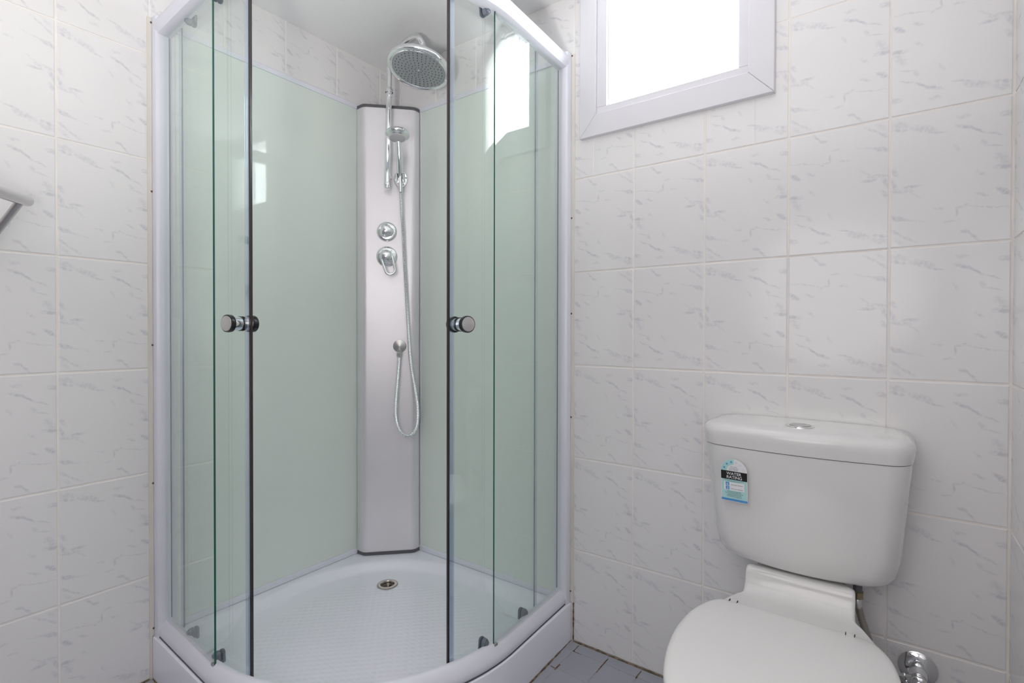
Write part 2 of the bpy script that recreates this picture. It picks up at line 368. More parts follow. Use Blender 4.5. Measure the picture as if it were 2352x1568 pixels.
# window
WX0, WX1, WZ0 = .943, 1.516, 1.661
def strip(poly, y0, y1):
    return loft([[(x, y0, z) for x, z in poly], [(x, y1, z) for x, z in poly]])
win = bpy.data.objects.new('window_1', None); COL.objects.link(win); win.location = (1.23, 0, WZ0); win['kind'] = 'structure'
ix0, ix1, iz0, iz1, WZ1 = 1.0, 1.4525, 1.729, 2.122, 2.150
for nm, poly in [('sill_board', [(WX0, WZ0), (WX1, WZ0), (ix1, iz0), (ix0, iz0)]), ('side_board', [(WX1, WZ0), (WX1, WZ1), (ix1, iz1), (ix1, iz0)]),
                 ('head_board', [(WX1, WZ1), (WX0, WZ1), (ix0, iz1), (ix1, iz1)]), ('side_board', [(WX0, WZ1), (WX0, WZ0), (ix0, iz0), (ix0, iz1)])]:
    cx = sum(p[0] for p in poly)/4; cz = sum(p[1] for p in poly)/4
    poly = [(cx+(x-cx)*.9985, cz+(z-cz)*.9985) for x, z in poly]
    bm = strip(poly, -.018, .0)
    bmesh.ops.recalc_face_normals(bm, faces=bm.faces)
    bmesh.ops.bevel(bm, geom=[e for e in bm.edges if all(v.co.y < -.017 for v in e.verts)], offset=.0012, segments=1, affect='EDGES')
    obj(nm, bm, m_wood, win)
gx0, gx1, gz0, gz1 = 1.034, 1.4265, 1.752, 2.105
bm = bmesh.new()
for a in [(ix0, ix1, iz0, gz0), (ix0, ix1, gz1, iz1)]: box(bm, a[0], -.009, a[2], a[1], .05, a[3], bev=.002)
for a in [(ix0, gx0, gz0, gz1), (gx1, ix1, gz0, gz1)]: box(bm, a[0], -.009, a[2], a[1], .05, a[3], bev=.002)
sash = obj('sash', bm, m_wood, win)
bm = bmesh.new()
for a in [(gx0, gx0+.006, gz0+.004, gz1-.006), (gx1-.004, gx1, gz0+.004, gz1-.006)]: box(bm, a[0], .004, a[2], a[1], .014, a[3])
for a in [(gx0, gx1, gz0, gz0+.004), (gx0, gx1, gz1-.006, gz1)]: box(bm, a[0], .004, a[2], a[1], .014, a[3])
obj('glazing_bead', bm, m_wood, win)
obj('pane', B(gx0-.004, .018, gz0-.004, gx1+.004, .023, gz1+.004), m_pane, win)

# silicone strips beside the enclosure posts, mouldy sealant along the floor
t1 = struct(obj('trim_1', box(B(.9048, -.0035, .128, .9168, .001, 1.955, bev=.0012), .9095, -.0030, .0, .9160, .001, .1278), m_sil))
t2 = struct(obj('trim_2', box(B(-.001, -.9168, .128, .0035, -.9048, 1.955, bev=.0012), -.001, -.9160, .0, .0030, -.9095, .1278), m_sil))
for z in (1.9494, 1.4122, 1.0945, .7486, .165): obj('stain', lathe([(0, .0034), (.0012, .0028), (.0018, .001)], (.9062, -.0033, z), (0, -1, .05), 8), m_spot, t1)
for z in (1.9403, 1.445, .9918, .5822, .15): obj('stain', lathe([(0, .0032), (.0012, .0026), (.0018, .001)], (.0033, -.9062, z), (1, 0, .05), 8), m_spot, t2)
def ragged(p0, p1, rad, n):
    p0, p1 = Vector(p0), Vector(p1); P = []; Rr = []
    for i in range(n+1):
        P.append(p0.lerp(p1, i/n)+Vector((0, 0, random.uniform(-.0008, .0008)))); Rr.append(rad*random.uniform(.55, 1.35))
    return tube(P, Rr, 6)
struct(obj('trim_3', ragged((.918, -.0035, .0), (XR-.02, -.0035, .0), .0034, 90), m_mould))
P = [qp(s, .565, .5575, .0) for s in qs(.004, .70+.565*PI/2-.004, .565)]
P = resample(P, .014)
struct(obj('trim_4', tube(P, [(.0032*random.uniform(.6, 1.4)) for _ in P], 6), m_mould))
struct(obj('trim_5', ragged((.003, YF+.01, 0), (.003, -.918, 0), .0034, 80), m_mould))
struct(obj('trim_6', ragged((.9165, -.002, .004), (.9165, -.002, .128), .0022, 14), m_mould))
bm = bmesh.new()
for x0, y0, x1, y1, r in [(.944, -.015, .945, -.05, .0028), (.944, -.135, .944, -.165, .0035), (.925, -.156, .944, -.1585, .002), (1.0515, -.02, 1.0515, -.10, .002), (1.159, -.015, 1.159, -.055, .0028), (.944, -.05, .975, -.051, .0012), (1.10, -.052, 1.155, -.052, .0012)]:
    tube([(x0+(x1-x0)*t/5+random.uniform(-.0006, .0006), y0+(y1-y0)*t/5, -.0012) for t in range(6)], [r*random.uniform(.5, 1.2) for _ in range(6)], 5, bm=bm)
obj('grout_stain', bm, m_mould, fo)['kind'] = 'stuff'

# ------------------------------------------------------------------ shower tray
tray = thing('shower_tray', 'low white quadrant acrylic shower tray with pimpled base, standing on the floor in the corner', 'shower tray', (.4, -.4, 0))
NA = 144; CT = (.42, -.42)
def inside(x, y, inset, rc, rf):
    X, Y = x, -y
    ex, ey = .010*min(1, max(Y, 0)/.35), .010*min(1, max(X, 0)/.35)
    if X < inset or Y < inset or X > .35+rf+ex or Y > .35+rf+ey: return False
    if X > .35 and Y > .35: rf += .010
    if X > .35 and Y > .35 and math.hypot(X-.35, Y-.35) > rf: return False
    if X < inset+rc and Y < inset+rc and math.hypot(X-inset-rc, Y-inset-rc) > rc: return False
    return True
def outline(inset, rc, rf, z):
    out = []
    for i in range(NA):
        a = 2*PI*(i+.5)/NA; lo, hi = 0, 1.0
        for _ in range(26):
            m_ = (lo+hi)/2
            if inside(CT[0]+m_*math.cos(a), CT[1]+m_*math.sin(a), inset, rc, rf): lo = m_
            else: hi = m_
        out.append((CT[0]+lo*math.cos(a), CT[1]+lo*math.sin(a), z))
    if inset < .01:      # keep the two outer corners at the walls crisp
        for c in ((inset, -(.35+rf)), (.35+rf, -inset)):
            a = math.atan2(c[1]-CT[1], c[0]-CT[0]) % (2*PI); out[round(a*NA/(2*PI)-.5) % NA] = (c[0], c[1], z)
    return out
rings = [outline(.003, .004, .559, .0), outline(.003, .004, .559, .119), outline(.003, .004, .5578, .1238), outline(.003, .004, .5545, .1255),
         outline(.034, .40, .502, .1255), outline(.0385, .40, .4975, .1243), outline(.044, .398, .492, .118), outline(.053, .393, .483, .103), outline(.059, .388, .477, .0955), outline(.070, .38, .466, .0915)]
last = rings[-1]
for f, z in ((.75, .0905), (.45, .0895), (.15, .089)):
    rings.append([(CT[0]+(x-CT[0])*f, CT[1]+(y-CT[1])*f, z) for x, y, _ in last])
DR = (.2605, -.2385, .0905)
basin = obj('basin', loft(rings), m_tray, tray)
cut = obj('cutter', lathe([(-.012, .0252), (.02, .0252)], DR, (0, 0, 1), 40), m_tray)
md = basin.modifiers.new('hole', 'BOOLEAN'); md.operation = 'DIFFERENCE'; md.object = cut; md.solver = 'EXACT'
me2 = bpy.data.meshes.new_from_object(basin.evaluated_get(bpy.context.evaluated_depsgraph_get()))
basin.modifiers.clear(); basin.data = me2; bpy.data.objects.remove(cut); sm(basin, 35)
bm = lathe([(-.0005, .0255), (.0005, .0370), (.0025, .0378), (.0040, .0350), (.0036, .0262), (.001, .0245), (-.0095, .0235), (-.011, .0240), (-.0005, .0248)], DR, (0, 0, 1), 36, cap=False)
dr = obj('drain', bm, m_drain, tray, smooth=True)
bm = lathe([(-.0115, .0240), (-.0100, .0238), (-.0085, .0005)], DR, (0, 0, 1), 28)
g = obj('drain_cup', bm, m_drain, dr, smooth=True)
bm = bmesh.new()
for k in range(6):
    a = k*PI/3; box(bm, -.001, .004, .0, .001, .019, .0026)
    for v in list(bm.verts)[-8:]:
        x, y = v.co.x, v.co.y; v.co = Vector((DR[0]+x*math.cos(a)-y*math.sin(a), DR[1]+x*math.sin(a)+y*math.cos(a), DR[2]-.0085+v.co.z))
obj('drain_grate', bm, m_grey, dr)

# ------------------------------------------------------------------ shower enclosure
enc = thing('shower_enclosure', 'curved corner shower cubicle of white framed clear glass with its sliding doors half open', 'shower', (.45, -.45, .126))
LT = .70+.55*PI/2
obj('top_rail', sweep([(-.036, 1.903), (-.012, 1.903), (-.003, 1.906), (.003, 1.916), (.004, 1.93), (.001, 1.944), (-.008, 1.954), (-.020, 1.958), (-.036, 1.958)], .003, LT-.003), m_frame, enc, smooth=True)
obj('bottom_rail', sweep([(-.032, .1265), (-.006, .1265), (-.002, .130), (.001, .138), (-.002, .150), (-.010, .164), (-.02, .175), (-.026, .1775), (-.032, .1765)], .003, LT-.003), m_frame, enc, smooth=True)
def post(left):
    # rounded wall channel with an inner lip, section in plan
    sec = [(.0005, -.9045), (.019, -.9045), (.0255, -.9025), (.0288, -.897), (.0295, -.892), (.0295, -.874), (.0285, -.8695), (.026, -.868), (.0005, -.868)]
    if not left: sec = [(-y, -x) for x, y in sec]
    return loft([[(x, y, z) for x, y in sec] for z in (.1265, 1.956)])
for l in (True, False): 
    po = obj('wall_post', post(l), m_frame, enc, smooth=True)
    obj('gasket_seam_line', B(.020, -.8682, .17, .0285, -.8660, 1.905) if l else B(.8660, -.0285, .17, .8682, -.020, 1.905), m_grey, po)
def slab(s0, s1, r, z0, z1, th=.005):
    ss = qs(s0, s1, r); bm = bmesh.new(); h = th/2
    rings = [[bm.verts.new(qp(s, r, r+d, z)) for d, z in ((h, z0), (h, z1), (-h, z1), (-h, z0))] for s in ss]
    for a, b in zip(rings, rings[1:]):
        for i in range(4):
            f = bm.faces.new((a[i], a[(i+1) % 4], b[(i+1) % 4], b[i])); f.material_index = 0
    for rg in (rings[0], rings[-1]):
        f = bm.faces.new(rg); f.material_index = 1
    return bm
obj('gasket_seam_line', sweep([(-.010, .1262), (-.0010, .1262), (-.0010, .1290), (-.010, .1290)], .012, LT-.012), m_grey, enc)  # dark strip put in for the shaded seam between bottom rail and tray
rf = .53; AF = .70+rf*PI/2
sm(obj('fixed_glass', slab(.022, .3667, rf, .150, 1.915), [m_glass, m_edge], enc), 30)
sm(obj('fixed_glass', slab(1.1325, AF-.022, rf, .150, 1.915), [m_glass, m_edge], enc), 30)
rd = .508
def knob(s, parent, z=1.052):
    c = qp(s, rd, rd, z); n = (qp(s, rd, rd+.01, z)-c).normalized()
    bm = lathe([(.003, .0175), (.028, .0175)], c, n, 32); lathe([(.003, .0175), (.024, .0175)], c, -n, 32, bm=bm)
    k = obj('knob', bm, m_chrome, parent, smooth=True)
    b = lathe([(.0275, .0175), (.0282, .0215), (.034, .0222), (.0395, .0215), (.040, .019)], c, n, 32)
    lathe([(.0025, .0172), (.0025, .0186), (.0052, .0186), (.0052, .0172)], c, n, 32, bm=b)
    lathe([(.0235, .0175), (.0242, .0215), (.030, .0222), (.0355, .0215), (.036, .019)], c, -n, 32, bm=b)
    lathe([(.0025, .0172), (.0025, .0186), (.0052, .0186), (.0052, .0172)], c, -n, 32, bm=b)
    obj('knob_ring', b, m_black, parent, smooth=True)
    obj('knob_face', lathe([(.0398, .0192), (.0412, .0188), (.0418, .0165), (.0421, .0005)], c, n, 32), m_brush, parent, smooth=True)
    obj('knob_face', lathe([(.0358, .0192), (.0372, .0188), (.0378, .0165), (.0381, .0005)], c, -n, 32), m_brush, parent, smooth=True)
def roller(s, z, parent, up):
    c = qp(s, rd, rd, z); n = (qp(s, rd, rd+.01, z)-c).normalized(); tv = Vector((0, 0, 1)).cross(n).normalized()
    sg = 1 if up else -1; bm = bmesh.new()
    # tear-drop housing with a round cap, one on each face of the glass
    def plate(d0, d1, k):
        P = [(.0095*math.cos(a), .0095*math.sin(a)) for a in [PI*i/8 for i in range(9)]] if not up else [(.0095*math.cos(a), .0095*math.sin(a)) for a in [PI+PI*i/8 for i in range(9)]]
        P += [(-.0115, -.022*(1 if not up else -1)), (.0115, -.022*(1 if not up else -1))] if not up else [(.0115, .022), (-.0115, .022)]
        loft([[c+n*d+tv*x*k_+Vector((0, 0, y*k_)) for x, y in P] for d, k_ in ((d0, 1), (d0+(d1-d0)*.7, 1), (d1, .82))], bm=bm)
    plate(.0028, .014, 1); plate(-.0028, -.010, 1)
    r_ = obj('roller', bm, m_roll, parent, smooth=True)
    b2 = lathe([(.014, .0058), (.018, .0056), (.0192, .004)], c, n, 16)
    obj('roller_cap', b2, m_roll, parent, smooth=True)
def door(s0, s1, lead_hi, label):
    d = obj('sliding_door', slab(s0, s1, rd, .164, 1.912), [m_glass, m_edge], enc); sm(d, 30); d['label'] = label
    a, b = (s1+.001, s1+.0060) if lead_hi else (s0-.0060, s0-.001)
    obj('magnet_strip', sweep([(-.0030, .160), (.0030, .160), (.0030, 1.912), (-.0030, 1.912)], a, b, rd), m_seal, d)
    a, b = (s1-.0125, s1-.0002) if lead_hi else (s0+.0002, s0+.0125)
    for sg in (1, -1):
        obj('edge_seal', sweep([(sg*.0027, .160), (sg*.0040, .160), (sg*.0040, 1.912), (sg*.0027, 1.912)], a, b, rd), m_clear, d)
    a, b = (s0-.006, s0+.008) if lead_hi else (s1-.008, s1+.006)
    obj('edge_seal', sweep([(.0027, .166), (.006, .166), (.006, 1.91), (.0027, 1.91)], a, b, rd), m_clear, d)
    kn = s1-.031 if lead_hi else s0+.031
    knob(kn, d)
    for s in ((s0+.075, s0+.245) if lead_hi else (s1-.256, s1-.070)):
        roller(s, .184, d, False); roller(s, 1.898, d, True)
    return d
door(.100, .4730, True, 'left sliding glass door')
door(.9735, 1.338, False, 'right sliding glass door')
# little bottom clips that keep the fixed glass
for s in (.360, 1.138):
    c = qp(s, rf, rf, .168); n = (qp(s, rf, rf+.01, .168)-c).normalized(); tv = Vector((0, 0, 1)).cross(n)
    bm = loft([[c+tv*a*.006+n*b*.005+Vector((0, 0, z)) for a, b in ((-1, -1), (1, -1), (1, 1), (-1, 1))] for z in (-.003, .008)])
    obj('glass_clip', bm, m_brush, enc)
# glass wall panels with white trims
for left in (True, False):
    def bx(u0, z0, u1, z1, t0, t1, bev=0):
        if left: return B(t0, -u1, z0, t1, -u0, z1, bev=bev)
        return B(u0, -t1, z0, u1, -t0, z1, bev=bev)
    pn = obj('wall_panel', bx(.176, .146, .866, 1.938, .001, .007), m_panel, enc)
    for z0, z1 in ((1.9365, 1.954), (.127, .147)): obj('panel_trim', bx(.176, z0, .8675, z1, .001, .0125, .0015), m_frame, pn)
    if not left: obj('panel_trim', bx(.1950, .147, .1985, 1.9365, .0072, .0105, .0008), m_frame, pn)
    obj('panel_trim', bx(.846, .147, .8675, 1.9365, .0072, .0125, .0012), m_frame, pn)

# ------------------------------------------------------------------ shower column in the corner
colm = thing('shower_column', 'tall silver aluminium corner shower panel carrying the round rain head, riser pipe and mixer', 'shower panel', (.1, -.1, .126))
def colsec(e=0.0):
    pts = [(.010, -.1835-e)]
    def arc(c0, c1, p, n=6):
        out = []
        for i in range(n+1):
            t = i/n; out.append(((1-t)**2*c0[0]+2*(1-t)*t*p[0]+t*t*c1[0], (1-t)**2*c0[1]+2*(1-t)*t*p[1]+t*t*c1[1]))
        return out
    pts += arc((.040, -.1848-e), (.064+e*.7, -.1735-e*.7), (.0535+e*.4, -.1852-e))
    pts += arc((.180+e*.7, -.0565-e*.7), (.1935+e, -.032), (.1928+e, -.0452-e*.4))
    pts += [(.1915+e, -.010), (.010, -.010)]
    return pts
obj('front_panel', loft([[(x, y, z) for x, y in colsec()] for z in (.138, 1.937)]), m_alu, colm, smooth=True)
for z0, z1 in ((.1275, .139), (1.936, 1.947)): obj('end_cap', loft([[(x, y, z) for x, y in colsec(.0025)] for z in (z0, z1)]), m_grey, colm, smooth=True)
DF = .1678
nD = Vector((.70711, -.70711, 0))
# riser pipe with hidden wall stub, lower ball end, and gooseneck to the rain head
P = [W(.0035, .212, 1.62), W(.0075, .212, 1.80), W(.0108, .212, 1.985)]
bm = tube(P, .0112, 20)
rp = obj('riser_pipe', bm, m_chrome, colm, smooth=True)
bm = lathe([(0, .004), (.003, .0100), (.012, .0130), (.022, .0128), (.026, .0112)], W(.0033, .212, 1.598), (0, 0, 1), 20)
obj('pipe_end', bm, m_chrome, rp, smooth=True)
bm = lathe([(-.016, .0112), (-.012, .0128), (-.006, .0128), (-.004, .0114), (.0, .0114), (.001, .0152), (.012, .0150), (.020, .0098)], W(.0110, .212, 1.978), (0, 0, 1), 24)
obj('pipe_collar', bm, m_chrome, rp, smooth=True)
bm = tube([W(.004, .160, 1.655), W(.004, .212, 1.655)], .009, 16); lathe([(0, .0135), (.004, .013), (.006, .010)], W(.004, DF, 1.655), nD, 24, bm=bm)
tube([W(.0075, .160, 1.86), W(.0075, .212, 1.86)], .009, 16, bm=bm); lathe([(0, .0135), (.004, .013), (.006, .010)], W(.0075, DF, 1.86), nD, 24, bm=bm)
obj('pipe_bracket', bm, m_chrome, rp, smooth=True)
HC = W(.1330, .42, 1.9842); hn = Vector((.018, -.238, -1)).normalized()
P = spline([W(.0108, .212, 1.985), W(.0115, .212, 2.04), W(.0135, .217, 2.085), W(.033, .25, 2.112), (W(.066, .305, 2.122)), W(.103, .366, 2.118), W(.1295, .405, 2.100), HC-hn*.088, HC-hn*.06, HC-hn*.03], 7)
arm = obj('head_arm', tube(P, .0098, 18), m_chrome, colm, smooth=True)
RH = .1125
bm = lathe([(-.040, .010), (-.036, .017), (-.028, .018), (-.022, .013), (-.019, .03), (-.015, .075), (-.0085, RH-.008), (-.003, RH-.0015), (.003, RH), (.010, RH-.001), (.0135, RH-.004), (.0145, RH-.009), (.012, RH-.0115), (.011, RH-.013), (.0125, RH-.0145), (.0115, RH-.0175), (.0095, RH-.0185)], HC, hn, 64)
head = obj('rain_head', bm, m_chrome, colm, smooth=True)
obj('nozzle_plate', lathe([(.0090, RH-.0180), (.0112, RH-.020), (.0118, RH-.03), (.0120, .004), (.0120, .0005)], HC, hn, 48), m_face, head, smooth=True)
u, v, d = frame(hn); bm = bmesh.new()
for k, (rr, n) in enumerate([(.013, 8), (.025, 12), (.037, 16), (.049, 22), (.061, 26), (.073, 30), (.084, 34)]):
    for i in range(n):
        a = 2*PI*(i+.5*(k % 2))/n; lathe([(.0115, .0021), (.0142, .0014)], HC+(u*math.cos(a)+v*math.sin(a))*rr, hn, 6, bm=bm)
obj('nozzles', bm, m_noz, head)['kind'] = 'stuff'
obj('centre_screw', lathe([(.0118, .004), (.0135, .0035), (.0142, .001)], HC, hn, 16), m_chrome, head, smooth=True)
# diverter
c = W(-.0018, DF, 1.4375)
dv = obj('diverter', lathe([(0, .0395), (.002, .0395), (.005, .037), (.007, .030), (.008, .021), (.008, .0195), (.014, .0195), (.016, .018)], c, nD, 40), m_chrome, colm, smooth=True)
u, v, d = frame(nD); rings = []
for h, s in ((.014, .021), (.018, .0255), (.030, .0260), (.038, .0235), (.044, .016), (.0465, .003)):
    rings.append([c+d*h+(u*math.cos(2*PI*i/40)+v*math.sin(2*PI*i/40))*s*(1+.13*math.cos(3*2*PI*i/40+.6)) for i in range(40)])
obj('diverter_knob', loft(rings), m_chrome, dv, smooth=True)
# mixer with loop lever
c = W(-.0018, DF, 1.3365)
mx = obj('mixer', lathe([(0, .0415), (.002, .0415), (.005, .0385), (.007, .031), (.009, .0245), (.028, .0245), (.034, .023)], c, nD, 40), m_chrome, colm, smooth=True)
obj('mixer_dome', lathe([(.026, .0262), (.036, .0265), (.046, .0230), (.052, .0145), (.054, .002)], c, (nD+Vector((0, 0, -.10))).normalized(), 32), m_chrome, mx, smooth=True)
cc = c+nD*.040; dn = (W(.020, 0, -.070)-W(0, 0, 0)+nD*.006).normalized(); sd = nD.cross(dn).normalized()
P = [cc+sd*.021]+[cc+sd*.0205+dn*.03, cc+sd*.019+dn*.055]+[cc+dn*(.060+.0185*math.sin(a))+sd*.019*math.cos(a) for a in [PI*i/10 for i in range(1, 10)]]+[cc-sd*.019+dn*.055, cc-sd*.0205+dn*.03, cc-sd*.021]
obj('mixer_lever', tube(spline(P, 3), .0052, 12), m_chrome, mx, smooth=True)
# handset bracket and hose outlet
c = W(.0535, DF, 1.650); u, v, d = frame(nD)
rings = []
for h, k in ((0, 1), (.006, 1), (.010, .92), (.011, .8)):
    rings.append([c+d*h+u*(.0275*k*math.cos(a))+v*(.0355*k*math.sin(a)) for a in [2*PI*i/36 for i in range(36)]])
hb = obj('handset_bracket', loft(rings), m_chrome, colm, smooth=True)
cb = W(.0545, .2255, 1.640); ax = (W(.050, .262, 1.72)-W(.0545, .2255, 1.640)).normalized(); bm = bmesh.new()
uu, vv, dd = frame(ax); back = -(nD-ax*nD.dot(ax)).normalized(); sid = ax.cross(back)
rings = []
for h in (-.016, .018):
    ring = []
    for i in range(15):
        a = math.radians(35+290*i/14); ring.append(cb+ax*h-back*math.cos(a)*.0190+sid*math.sin(a)*.0190)
    for i in range(14, -1, -1):
        a = math.radians(35+290*i/14); ring.append(cb+ax*h-back*math.cos(a)*.0140+sid*math.sin(a)*.0140)
    rings.append(ring)
obj('bracket_fork', loft(rings), m_chrome, hb, smooth=True)
bm = tube([W(.0535, .172, 1.646), W(.054, .210, 1.642)], .009, 14); obj('bracket_neck', bm, m_chrome, hb, smooth=True)
c = W(.049, DF, .9745)
ho = obj('hose_outlet', lathe([(0, .0235), (.002, .0262), (.006, .0262), (.010, .025), (.015, .012), (.019, .001)], c, nD, 36), m_brush, colm, smooth=True)
bm = lathe([(0, .010), (.012, .010), (.014, .0115), (.028, .0115), (.032, .0085)], W(.049, .195, .962), (0, 0, -1), 6); tube([W(.049, DF, .960), W(.049, .197, .955)], .009, 12, bm=bm)
obj('hose_nut', bm, m_brush, ho)

# ------------------------------------------------------------------ hand shower
hs = thing('hand_shower', 'chrome hand shower standing in its bracket on the silver panel, with a looped metal hose', 'hand shower', W(.0545, .23, 1.62))
a0, a1, a2, a3 = W(.0545, .222, 1.612), W(.0545, .2285, 1.650), W(.0540, .2500, 1.700), W(.0525, .2640, 1.740)
P = spline([a0, a1, a2, a3, W(.050, .274, 1.772)], 6)
rr = [.0092+.0030*min(1, i/9)+(.0008*math.sin(i/len(P)*PI)) for i in range(len(P))]
obj('handle', tube(P, rr, 18), m_chrome, hs, smooth=True)
hc = W(.0485, .298, 1.786); ha = Vector((.66, -.66, -.42)).normalized(); ha = (nD*.20+Vector((0, 0, -1))).normalized()
obj('spray_head', lathe([(-.013, .004), (-.012, .022), (-.009, .036), (-.004, .0435), (.002, .0460), (.008, .0440), (.0110, .0405), (.0120, .0370), (.0165, .0325), (.0175, .0305)], hc, ha, 48), m_chrome, hs, smooth=True)
sh = obj('spray_plate', lathe([(.0170, .0308), (.0192, .0295), (.0198, .0005)], hc, ha, 36), m_plate, hs, smooth=True)
P = spline([W(.0545, .222, 1.618), W(.056, .216, 1.59), W(.0600, .196, 1.50), W(.0647, .186, 1.4187), W(.0715, .182, 1.2803), W(.0835, .182, 1.0707), W(.0935, .182, .913), W(.1100, .186, .8077), W(.122, .192, .72), W(.1185, .196, .6520), W(.0995, .200, .6200), W(.0770, .201, .6125), W(.0520, .199, .635), W(.0370, .197, .682), W(.0354, .196, .7408), W(.0420, .195, .8275), W(.049, .195, .932)], 14)
q, rr = ribbed(P, .0066, .0080)
obj('hose', tube(q, rr, 10), m_chrome, hs, smooth=True)
obj('hose_cone', lathe([(0, .0084), (.026, .0098), (.030, .0098)], W(.0552, .2175, 1.588), (a1-a0).normalized(), 16), m_chrome, hs, smooth=True)

# ------------------------------------------------------------------ toilet
CX = 1.5925
toi = thing('toilet', 'white close-coupled toilet with closed lid and dual-flush cistern, standing under the window', 'toilet', (CX, -.3, 0))
def dsec(z, hw, dep, rc, back=.004, bulge=.016, cx=CX):
    """D-shaped plan section: straight back on the wall, rounded front corners, slightly bowed front"""
    P = []; n = 10
    yf = dep-bulge
    for i in range(n+1):
        t = i/n*PI/2; P.append((-hw+rc*(1-math.cos(t)), -(yf-rc*1.15)-rc*1.15*math.sin(t)))
    for i in range(1, 14):
        t = i/14; x = -hw+rc+(2*hw-2*rc)*t; P.append((x, -yf-bulge*(1-(2*t-1)**2)))
    for i in range(n, -1, -1):
        t = i/n*PI/2; P.append((hw-rc*(1-math.cos(t)), -(yf-rc*1.15)-rc*1.15*math.sin(t)))
    rb = min(.008, hw*.1)
    P += [(hw, -back-rb), (hw-rb, -back), (-hw+rb, -back), (-hw, -back-rb)]
    return [(cx+x, y, z) for x, y in P]
cis = obj('cistern', loft([dsec(z, hw, d, rc) for z, hw, d, rc in [(.459, .120, .105, .04), (.4605, .148, .125, .05), (.466, .168, .139, .055), (.476, .181, .149, .058), (.492, .1895, .156, .058), (.53, .1960, .163, .056), (.60, .2015, .171, .054), (.68, .2075, .181, .053), (.735, .2125, .1885, .052), (.7524, .2130, .1895, .052)]]), m_cer, toi, smooth=True)
cl = obj('cistern_lid', loft([dsec(z, hw, d, rc) for z, hw, d, rc in [(.7532, .2125, .1890, .052), (.7545, .2145, .192, .053), (.775, .218, .1955, .054), (.787, .2185, .196, .054), (.796, .2160, .1935, .054), (.8025, .2100, .188, .055), (.8060, .2020, .180, .056), (.8080, .190, .170, .058), (.8095, .160, .150, .055), (.8105, .09, .11, .04)]]), m_cer, toi, smooth=True)
bt = obj('flush_button', lathe([(-.001, .0305), (.0014, .0300), (.0026, .0262), (.0022, .0235)], (CX+.001, -.118, .8100), (0, 0, 1), 40), m_chrome, toi, smooth=True)
for sg in (1, -1):
    pts = [(.0225*math.cos(a), .0225*math.sin(a)) for a in [PI*i/16 for i in range(17)]]
    pts = [(x*(1 if sg > 0 else -1), (y+.0008)*(1 if sg > 0 else -1)) for x, y in pts]
    ca, sa = math.cos(.5), math.sin(.5)
    rings = [[(CX+.001+(x*ca-y*sa)*k, -.118+(x*sa+y*ca)*k, z) for x, y in pts] for z, k in ((.8112, 1), (.8136, 1), (.8144, .93))]
    obj('button_half', loft(rings), m_brush, bt)
def egg(z, hw, y0, y1, ky=.58, sq=2.4, cx=CX, flatback=None):
    """egg outline from y0 (back) to y1 (front) with max half width hw"""
    P = []; ym = y0+(y1-y0)*(1-ky)
    for i in range(64):
        a = 2*PI*i/64; c_, s_ = math.cos(a), math.sin(a)
        e = 2/sq if s_ > 0 else 2/2.05
        x = hw*math.copysign(abs(c_)**(2/sq if s_ > 0 else .98), c_); y = (ym+(y0-ym)*abs(s_)**e) if s_ > 0 else (ym+(y1-ym)*abs(s_)**e)
        P.append((cx+x, y, z))
    return P
def seatout(z, g=0.0):
    R = [(.127, -.2245), (.142, -.2275), (.157, -.236), (.1715, -.257), (.184, -.291), (.1925, -.333), (.1960, -.380), (.1955, -.420), (.1905, -.47), (.181, -.52), (.166, -.57), (.145, -.612), (.116, -.648), (.080, -.675), (.040, -.690), (0, -.695)]
    c = (0, -.43); P = R+[(-x, y) for x, y in R[-2::-1]]
    P = [(x*(1-g/.19), c[1]+(y-c[1])*(1-g/.24)) for x, y in P]
    n = len(P); out = spline([(x, y, 0) for x, y in P], 4)
    return [(CX+p.x, p.y, z) for p in out]
pan = obj('pan', loft([egg(z, hw, y0, y1, sq=sq) for z, hw, y0, y1, sq in [(0, .105, -.09, -.50, 3), (.02, .103, -.09, -.495, 3), (.10, .098, -.10, -.48, 2.8), (.18, .108, -.11, -.50, 2.6), (.25, .135, -.13, -.56, 2.4), (.31, .163, -.16, -.63, 2.3), (.345, .175, -.20, -.665, 2.2), (.36, .178, -.21, -.672, 2.2), (.366, .174, -.215, -.668, 2.2)]]), m_cer, toi, smooth=True)
rings = []
for y, hw, zt, rc in [(-.012, .094, .4555, .008), (-.108, .094, .4555, .008), (-.120, .1125, .4555, .008), (-.128, .1135, .4545, .008), (-.1335, .1135, .450, .008), (-.137, .1135, .438, .008), (-.142, .1135, .420, .008), (-.150, .1145, .409, .008), (-.160, .1165, .402, .008), (-.166, .1230, .3985, .008), (-.170, .130, .396, .008), (-.19, .146, .390, .009), (-.212, .160, .3865, .01), (-.235, .172, .3845, .01), (-.26, .174, .3665, .01)]:
    rings.append([(CX-hw, y, .33)]+[(CX-hw+rc*(1-math.cos(a)), y, zt-rc+rc*math.sin(a)) for a in [PI/2*i/5 for i in range(6)]]+[(CX+hw-rc*(1-math.cos(a)), y, zt-rc+rc*math.sin(a)) for a in [PI/2*i/5 for i in range(5, -1, -1)]]+[(CX+hw, y, .33)])
obj('pan_shelf', loft(rings), m_cer, pan, smooth=True)
obj('pan_trap', loft([[(CX+x*k, y, z) for x, y in [(-.09, -.02), (.09, -.02), (.10, -.15), (.10, -.26), (-.10, -.26), (-.10, -.15)]] for z, k in ((0, 1), (.2, .95), (.34, 1.05))]), m_cer, pan)
obj('seat', loft([seatout(z, g) for z, g in ((.3665, .006), (.369, .002), (.376, .0015), (.3815, .003))]), m_seat, toi, smooth=True)
